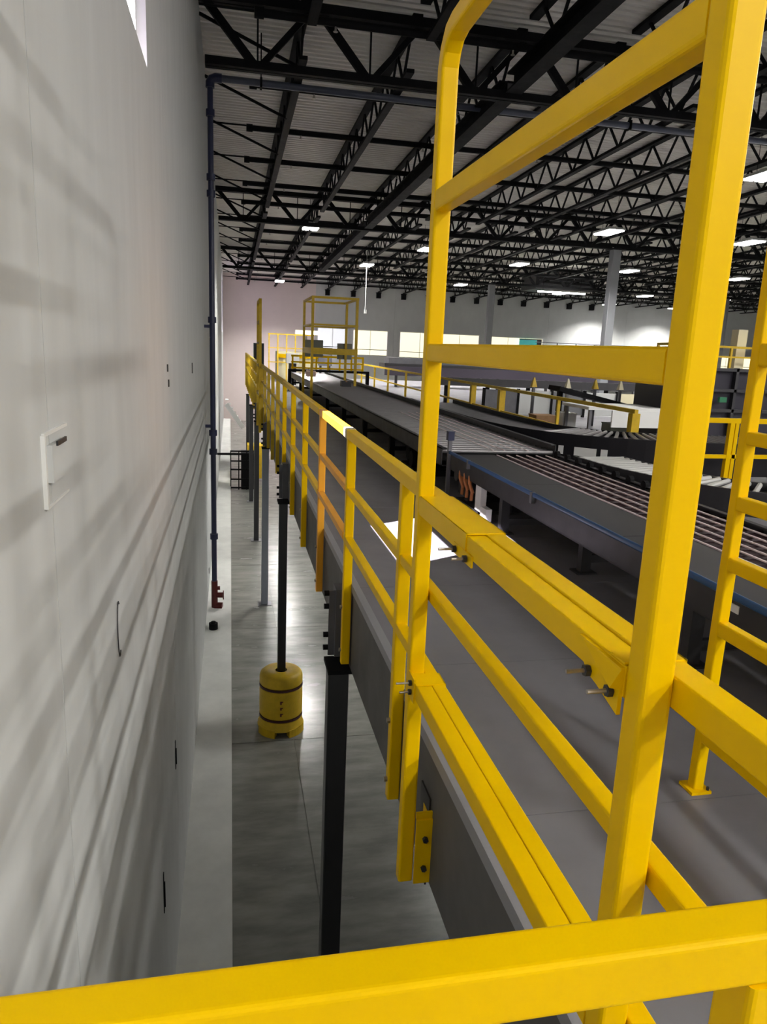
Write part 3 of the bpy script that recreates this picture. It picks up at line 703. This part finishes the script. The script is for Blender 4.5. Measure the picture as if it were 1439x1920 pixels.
# curved conveyors
def arc_conveyor(name, label, cl, wid, z, depth, m_side, rollers, m_roll, leg_idx=(), deckc=DKG):
    t = thing(name, label, 'conveyor', (cl[0][0], cl[0][1], DZ))
    P = [Vector((x, y, 0)) for x, y in cl]; L = []; Rr = []
    for i, p in enumerate(P):
        d = (P[min(i+1, len(P)-1)] - P[max(i-1, 0)]).normalized(); nn = Vector((-d.y, d.x, 0))
        L.append(p + nn*wid/2); Rr.append(p - nn*wid/2)
    for side in (L, Rr):
        obj('side_rail', MB().sweep([(q.x, q.y, z-depth/2+.02) for q in side], .03, depth), m_side, t)
    bed = MB()
    for q in L + Rr: bed.v.append((q.x, q.y, z-.05))
    n = len(L)
    for q in L + Rr: bed.v.append((q.x, q.y, z-.08))
    for i in range(n-1): bed.f += [(i, i+1, n+i+1, n+i), (2*n+i, 3*n+i, 3*n+i+1, 2*n+i+1)]
    obj('bed', bed, deckc, t)
    # rollers spaced along the centreline
    acc = 0; nxt = .06
    for i in range(len(P)-1):
        seg = (P[i+1]-P[i]).length
        while nxt <= acc + seg:
            f_ = (nxt-acc)/seg; a = L[i].lerp(L[i+1], f_); b = Rr[i].lerp(Rr[i+1], f_); u = (b-a).normalized()*.02
            if rollers(a.lerp(b, .5)): obj('roller', MB().cyl((a.x+u.x, a.y+u.y, z), (b.x-u.x, b.y-u.y, z), .024, 8), m_roll, t, smooth=True)
            nxt += .11
        acc += seg
    for i in leg_idx:
        for q in (L[i], Rr[i]):
            obj('leg', MB().box(q.x-.03, q.x+.03, q.y-.03, q.y+.03, DZ, z-depth+.02), m_side, t)
    EDGE.clear(); EDGE.extend([(q.x, q.y) for q in Rr])
    return t
EDGE = []
def smooth_path(ctrl, n=8):
    out = []
    P = [ctrl[0]] + list(ctrl) + [ctrl[-1]]
    for i in range(1, len(P)-2):
        for k in range(n):
            t = k/n; r = []
            for c in (0, 1):
                p0, p1, p2, p3 = P[i-1][c], P[i][c], P[i+1][c], P[i+2][c]
                r.append(.5*((2*p1)+(-p0+p2)*t+(2*p0-5*p1+4*p2-p3)*t*t+(-p0+3*p1-3*p2+p3)*t**3))
            out.append(tuple(r))
    out.append(ctrl[-1]); return out
cva = arc_conveyor('curved_conveyor', 'dark curved conveyor sweeping right beyond the belt strips, with white label tags on its side',
                   smooth_path([(4.15, 15.0), (4.13, 12.0), (4.25, 10.2), (4.75, 9.2), (5.7, 8.72), (7.2, 8.6), (9.6, 8.6)], 6), .92, -1.02, .42, mat('black_skirt', (.012, .011, .014), .5, spec=.2),
                   lambda p: p.x > 4.5, ROLL, (2, 10, 20, 27, 34), MGR)
def edge_at(q):
    for (ax, ay), (bx, by) in zip(EDGE, EDGE[1:]):
        u, v = ax/ay - q, bx/by - q
        if u <= 0 <= v: f_ = u/(u-v); return Vector((ax+(bx-ax)*f_, ay+(by-ay)*f_, 0))
    return Vector((*EDGE[len(EDGE)//2], 0))
for a, b in ((.474, .482), (.499, .535), (.542, .553)):
    p, q = edge_at(a), edge_at(b); d = (q-p).normalized(); nrm = Vector((-d.y, d.x, 0))
    if nrm.dot(p) > 0: nrm = -nrm
    p2, q2 = p+nrm*.018, q+nrm*.018; p3, q3 = p+nrm*.028, q+nrm*.028
    obj('label_tag', MB().prism([(p2.x, p2.y), (q2.x, q2.y), (q3.x, q3.y), (p3.x, p3.y)], -1.27, -1.16), WHT, cva)
cvb = arc_conveyor('spur_conveyor', 'white roller spur conveyor merging alongside the belt strips from the right',
                   smooth_path([(3.96, 7.35), (3.98, 7.0), (4.04, 6.6), (4.26, 5.95), (4.66, 5.48), (5.4, 5.02), (6.6, 4.82), (8.5, 4.8)], 6), .58, -1.08, .22, DKG,
                   lambda p: True, WROL, (3, 12, 20, 28, 35), MGR)
# sawtooth diverter wheels between strips and spur
dv = thing('diverter_wheels', 'row of small black diverter wheels between the belt strips and the white spur', 'wheels', (3.58, 6.5, DZ))
for k in range(9):
    y = 7.58 - .26*k
    obj('wheel', MB().cyl((3.56, y, CZ+.012), (3.60, y, CZ+.012), .045, 10), BLK, dv)
obj('axle_bar', MB().box(3.563, 3.597, 5.4, 7.66, CZ-.03, CZ-.012), DKG, dv)

# ------------------------------------------------------------------ guardrails around the conveyors
def deck_guard(label, pts, zt, zb, posts, m, mids=(.5,), w=.05, group='yellow guardrails on the deck'):
    t = thing('deck_guardrail', label, 'guardrail', (pts[0][0], pts[0][1], zb), group)
    obj('top_rail', MB().sweep([(x, y, zt-w/2) for x, y in pts], w, w), m, t)
    for f_ in mids: obj('mid_rail', MB().sweep([(x, y, zb+(zt-zb)*f_) for x, y in pts], w*.8, w*.8), m, t)
    for (x, y, ww) in posts:
        obj('post', MB().box(x-ww/2, x+ww/2, y-ww/2, y+ww/2, zb, zt-w), m, t)
    return t
gy_ = [9.5, 12.0, 14.8, 16.7, 18.7, 21.2, 23.6, 26.4, 29.0, 32.0]
deck_guard('long yellow guardrail behind the conveyors with unevenly thick posts', [(5.6, 9.45), (5.6, 33.0)], -.70, DZ,
           [(5.6, y, [.12, .05, .13, .12, .05, .06, .06, .06, .06, .06][i]) for i, y in enumerate(gy_)], YELD, (.45,), .055)
deck_guard('small yellow guardrail behind the white spur, between the big post and the ladder frame', [(4.71, 6.75), (8.4, 6.75)], -.56, DZ,
           [(4.74, 6.75, .05), (5.10, 6.75, .05), (5.16, 6.75, .04), (6.2, 6.75, .05), (7.4, 6.75, .05), (8.3, 6.75, .05)], YEL, (.62,), .05)
deck_guard('yellow guardrail along the top of the dark machine', [(9.2, 13.2), (9.6, 15.6), (13.5, 15.6)], .38, -.12,
           [(9.2, 13.2, .05), (9.4, 14.4, .05), (9.6, 15.6, .05), (11.5, 15.6, .05), (13.4, 15.6, .05)], YELD, (.5,), .05)
# cage of tall posts straddling the roller conveyor
cg = thing('conveyor_cage', 'tall yellow four-post cage straddling the far roller conveyor', 'cage', (3, 22, DZ))
corners = [(2.2, 20.6), (3.42, 20.6), (2.2, 23.0), (3.50, 23.0)]
for x, y in corners: obj('post', MB().box(x-.035, x+.035, y-.035, y+.035, DZ, 1.30), YELD, cg)
for z, h in ((1.27, .06), (.55, .05), (-.16, .16)):
    for y in (20.6, 23.0): obj('rail', MB().box(2.235, 3.45, y-.03, y+.03, z-h/2, z+h/2), YELD, cg)
    for x in (2.2, 3.45): obj('rail', MB().box(x-.025, x+.025, 20.63, 22.97, z-h/2, z+h/2), YELD, cg)
obj('control_panel', MB().box(2.24, 2.80, 23.04, 23.14, -.35, .15), GRN, cg)
obj('control_panel', MB().box(3.25, 3.70, 23.04, 23.14, -.4, .08), GRN, cg)
deck_guard('low yellow guardrail crossing just past the conveyor cage', [(2.1, 26.5), (4.7, 26.5)], -.36, -.86,
           [(2.15+.42*i, 26.5, .06) for i in range(7)], YEL, (.5, .1), .07)
tag(obj('cross_beam', MB().box(2.0, 4.9, 26.4, 26.6, -.94, -.86).box(2.0, 2.1, 26.4, 26.6, DZ, -.94).box(4.8, 4.9, 26.4, 26.6, DZ, -.94), BLK, loc=(3.4, 26.5, DZ)), 'black beam carrying the low guardrail past the cage', 'beam')
deck_guard('pale yellow guardrail far beyond the cage near the corner', [(1.6, 33.0), (3.6, 33.0)], .42, DZ, [(1.65+.38*i, 33.0, .05) for i in range(6)], YELD, (.4, .7), .05)
mc = thing('sorting_machine', 'yellow and cream machine at the far end of the conveyor', 'machine', (3, 35, DZ))
obj('body', MB().box(2.1, 3.9, 34.0, 36.0, DZ, -.35), CREAM, mc)
obj('band', MB().box(2.05, 3.95, 33.93, 33.99, -.62, -.45), YEL, mc)
obj('lamp_head', MB().box(2.9, 3.9, 34.2, 34.4, .45, .62), mat('machine_lamp', (1, .93, .62), .4, emit=3), mc)
obj('mast', MB().box(3.35, 3.43, 34.3, 34.36, -.35, .45), MGR, mc)
obj('hopper', MB().box(3.9, 4.5, 33.6, 34.6, -.9, -.1), MGR, mc)
obj('hopper_leg', MB().box(3.95, 4.05, 33.7, 33.8, DZ, -.9).box(4.35, 4.45, 33.7, 33.8, DZ, -.9), DKG, mc)
dbx = thing('control_cabinet', 'black control cabinet standing behind the far guardrail end', 'cabinet', (1.25, 33.5, DZ))
obj('body', MB().box(1.0, 1.45, 33.2, 33.7, DZ, -.02), mat('cabinet_black', (.008, .02, .022), .4), dbx)
obj('door', MB().box(1.03, 1.42, 33.18, 33.2, DZ+.1, -.06), BLK, dbx)
cbx = thing('control_box', 'small white control box on the far end of the conveyor', 'box', (2.5, 30, DZ))
obj('case', MB().box(2.2, 2.7, 30.0, 30.4, -.75, -.35), WHT, cbx)
obj('stand', MB().box(2.3, 2.6, 30.1, 30.3, DZ, -.75), DKG, cbx)
# cartons riding on the far conveyor
for k, (x, y, s_, m_, lab) in enumerate([(2.75, 26.0, .32, PNK, 'pinkish carton riding the far roller conveyor'), (2.9, 28.4, .35, WHT, 'white carton riding the far end of the roller conveyor'), (3.1, 20.2, .26, DKG, 'small dark tote riding the roller conveyor before the cage')]):
    t = thing('carton', lab, 'box', (x, y, CZ+.024))
    obj('case', MB().box(x-s_/2, x+s_/2, y-s_/2, y+s_/2, CZ+.025, CZ+.025+s_*.6), m_, t)
    obj('tape', MB().box(x-.025, x+.025, y-s_/2-.002, y+s_/2+.002, CZ+.02+s_*.5, CZ+.028+s_*.6), BRN, t)

# ------------------------------------------------------------------ middle distance on the right
mw = thing('long_crossover_conveyor', 'long dark conveyor crossing the hall beyond the yellow guardrail', 'conveyor', (12, 30, DZ))
obj('bed', MB().box(6.4, 28, 31.0, 32.2, -.86, -.62), DKG, mw)
obj('side_band', MB().box(6.4, 28, 30.9, 31.0, -1.12, -.74), mat('purple_grey_band', (.05, .04, .06), .5), mw)
obj('top_cover', MB().box(6.6, 14, 31.1, 32.1, -.62, -.38), MGR, mw)
for k in range(10): obj('leg', MB().box(6.9+2.3*k, 7.0+2.3*k, 31.1, 31.2, FZ if 6.9+2.3*k > 15.2 else DZ, -.86), DKG, mw)
m2 = thing('grey_crossover_conveyor', 'grey conveyor band crossing behind the yellow cone-topped posts', 'conveyor', (9, 22, DZ))
obj('bed', MB().box(6.3, 15.0, 22.0, 22.9, -1.0, -.84), MGR, m2)
obj('side_band', MB().box(6.3, 15.0, 21.95, 22.0, -1.04, -.80), DKG, m2)
for k in range(7): obj('leg', MB().box(6.5+1.35*k, 6.6+1.35*k, 22.1, 22.2, DZ, -1.0), BLK, m2)
# partition panels
pt = thing('partition_wall', 'low grey partition of separate panels behind the yellow guardrail', 'partition', (9, 18, DZ))
for k in range(7):
    x = 6.5 + .95*k
    obj('partition_panel', MB().box(x+.03, x+.92, 18.45, 18.5, DZ+.05, -.95), [MGR, WALL, CGR, WALL, CREAM, CGR, WALL][k], pt)
    obj('partition_post', MB().box(x-.03, x+.03, 18.43, 18.52, DZ, -.90), BLK, pt)
for k, (x, y) in enumerate([(6.9, 16.2), (7.75, 16.2), (8.45, 16.2), (9.1, 16.2), (10.15, 16.2), (10.4, 16.2), (11.2, 16.2)]):
    t = thing('cone_post', 'yellow post with a pale tip behind the long guardrail, %s from the left' % ORD[k], 'post', (x, y, DZ), 'cone-topped posts')
    obj('shaft', MB().box(x-.03, x+.03, y-.03, y+.03, DZ, -.74), MGR, t)
    obj('tip', MB().cyl((x, y, -.74), (x, y, -.52), .09, 4, .02), CREAM if k % 2 else YELD, t)
for k, (x, y, sx, sz, m_, lab) in enumerate([(6.35, 14.3, .45, .38, BRN, 'brown carton on the deck behind the long guardrail'), (8.0, 14.2, .5, .25, GRN, 'grey-green carton on the deck near the curved conveyor'),
                                         (7.1, 14.8, .3, .4, WHT, 'white bin on the deck beside the brown carton'), (6.9, 12.4, .42, .22, PNK, 'pale pink carton low behind the curved conveyor')]):
    t = thing('carton', lab, 'box', (x, y, DZ))
    obj('case', MB().box(x-sx/2, x+sx/2, y-.2, y+.2, DZ, DZ+sz), m_, t)
    obj('lid', MB().box(x-sx/2-.01, x+sx/2+.01, y-.21, y+.21, DZ+sz, DZ+sz+.02), m_, t)
tb = thing('work_table', 'white-topped packing table behind the right end of the curved conveyor', 'table', (7.7, 13.6, DZ))
obj('top', MB().box(6.9, 8.6, 13.4, 14.6, -1.02, -.96), WHT, tb)
obj('drawer_front', MB().box(7.4, 8.5, 13.36, 13.4, -1.35, -1.02), WHT, tb)
for x in (6.95, 8.5):
    for y in (13.45, 14.5): obj('leg', MB().box(x, x+.06, y, y+.06, DZ, -1.02), MGR, tb)
ch = thing('incline_chute', 'black sloping chute above the packing table', 'chute', (8.4, 15, DZ))
obj('pan', MB().bar((7.0, 15.3, -.70), (8.7, 15.3, -1.05), .6, .1, up=(0, 0, 1)), BLK, ch)
obj('leg', MB().box(7.1, 7.2, 15.25, 15.35, DZ, -.75), BLK, ch); obj('leg', MB().box(8.5, 8.6, 15.25, 15.35, DZ, -1.02), BLK, ch)
dq = thing('machine_frame', 'dark box-framed machine between the big yellow post and the ladder frame', 'machine', (9.5, 12.9, DZ))
obj('body', MB().box(8.9, 13.0, 13.3, 15.2, DZ, -.16), mat('machine_dark', (.02, .018, .028), .4), dq)
for x in (8.85, 9.4, 9.95, 10.6, 11.3, 12.1, 12.9): obj('frame_post', MB().box(x-.03, x+.03, 13.2, 13.3, DZ, -.10), DKG, dq)
for z in (-.14, -.55, -.95): obj('frame_rail', MB().box(8.85, 13.0, 13.2, 13.3, z-.03, z+.03), DKG, dq)
obj('motor', MB().cyl((9.1, 13.15, -.38), (9.35, 13.15, -.38), .12, 12), DKG, dq)
obj('screen', MB().box(9.58, 9.74, 13.14, 13.2, -.78, -.68), mat('screen_green', (.03, .14, .07), .3, emit=.15), dq)
pl = thing('cream_pillar', 'short cream pillar behind the dark machine by the ladder frame', 'pillar', (10.9, 14.6, DZ))
obj('shaft', MB().box(11.85, 12.1, 15.9, 16.15, DZ, .78), CREAM, pl)
obj('base', MB().box(11.78, 12.17, 15.83, 16.22, DZ, DZ+.1), CREAM, pl)
# thin railing in front of the far lit openings
fg = thing('far_railing', 'thin grey railing on the far platform in front of the long lit opening', 'railing', (28, 50, -.8))
obj('top_rail', MB().box(22, 34.5, 52.0, 52.06, .86, .92), MGR, fg)
for k in range(9): obj('post', MB().box(22.2+1.5*k, 22.27+1.5*k, 52.0, 52.06, -.75, .86), DKG, fg)
obj('platform', MB().box(13, 40, 51.8, 57.4, -.95, -.75), MGR, fg)
for k in range(7): obj('column', MB().box(13.5+4.2*k, 13.7+4.2*k, 51.95, 52.15, FZ, -.95), MGR, fg)

# ------------------------------------------------------------------ low level at the far left
cgf = thing('storage_cage', 'black barred cage on the ground floor at the far end of the aisle', 'cage', (.55, 30, FZ))
for x in (-.02, .30, .62): obj('bar', MB().box(x, x+.04, 30.0, 30.04, FZ, -4.35), BLK, cgf)
for z in (-4.35, -4.75, -5.1, -5.5, -5.85): obj('rung', MB().box(-.02, 1.1, 30.0, 30.04, z, z+.06), BLK, cgf)
obj('back_panel', MB().box(.42, 1.1, 30.06, 30.9, FZ, -4.4), BLK, cgf)
tag(obj('tie_bar', MB().box(WX, 1.0, 29.6, 29.66, -4.42, -4.34), BLK, loc=(WX, 29.6, -4.42)), 'thin black bar reaching from the left wall to the cage', 'bar')
st = thing('white_stair', 'white stair stringer low on the far wall at the end of the aisle', 'stair', (.3, 50, FZ))
obj('stringer', MB().bar((-.28, 50.5, -4.1), (.85, 50.5, -5.9+.2), .06, .3, up=(0, 0, 1)), WHT, st)
for k in range(7):
    f_ = k/7; obj('tread', MB().box(-.34+1.15*f_, -.14+1.15*f_, 50.5, 51.3, -3.85-1.95*f_, -3.81-1.95*f_), WHT, st)
ft = thing('floor_machine', 'dark and yellow machine parked on the ground floor under the deck edge', 'machine', (.9, 31, FZ))
obj('body', MB().box(.70, 1.5, 31.5, 32.6, FZ+.2, -4.3), YELD, ft)
obj('wheel', MB().cyl((.7, 31.7, FZ+.15), (.62, 31.7, FZ+.15), .15, 12).cyl((.7, 32.4, FZ+.15), (.62, 32.4, FZ+.15), .15, 12), BLK, ft)

# ------------------------------------------------------------------ everything was measured from the eye: lift it to floor level = 0
for o in list(S.objects):
    if o.parent is None and o is not cam: o.location.z += EYE
# noise materials read world position, so nothing else depends on the lift
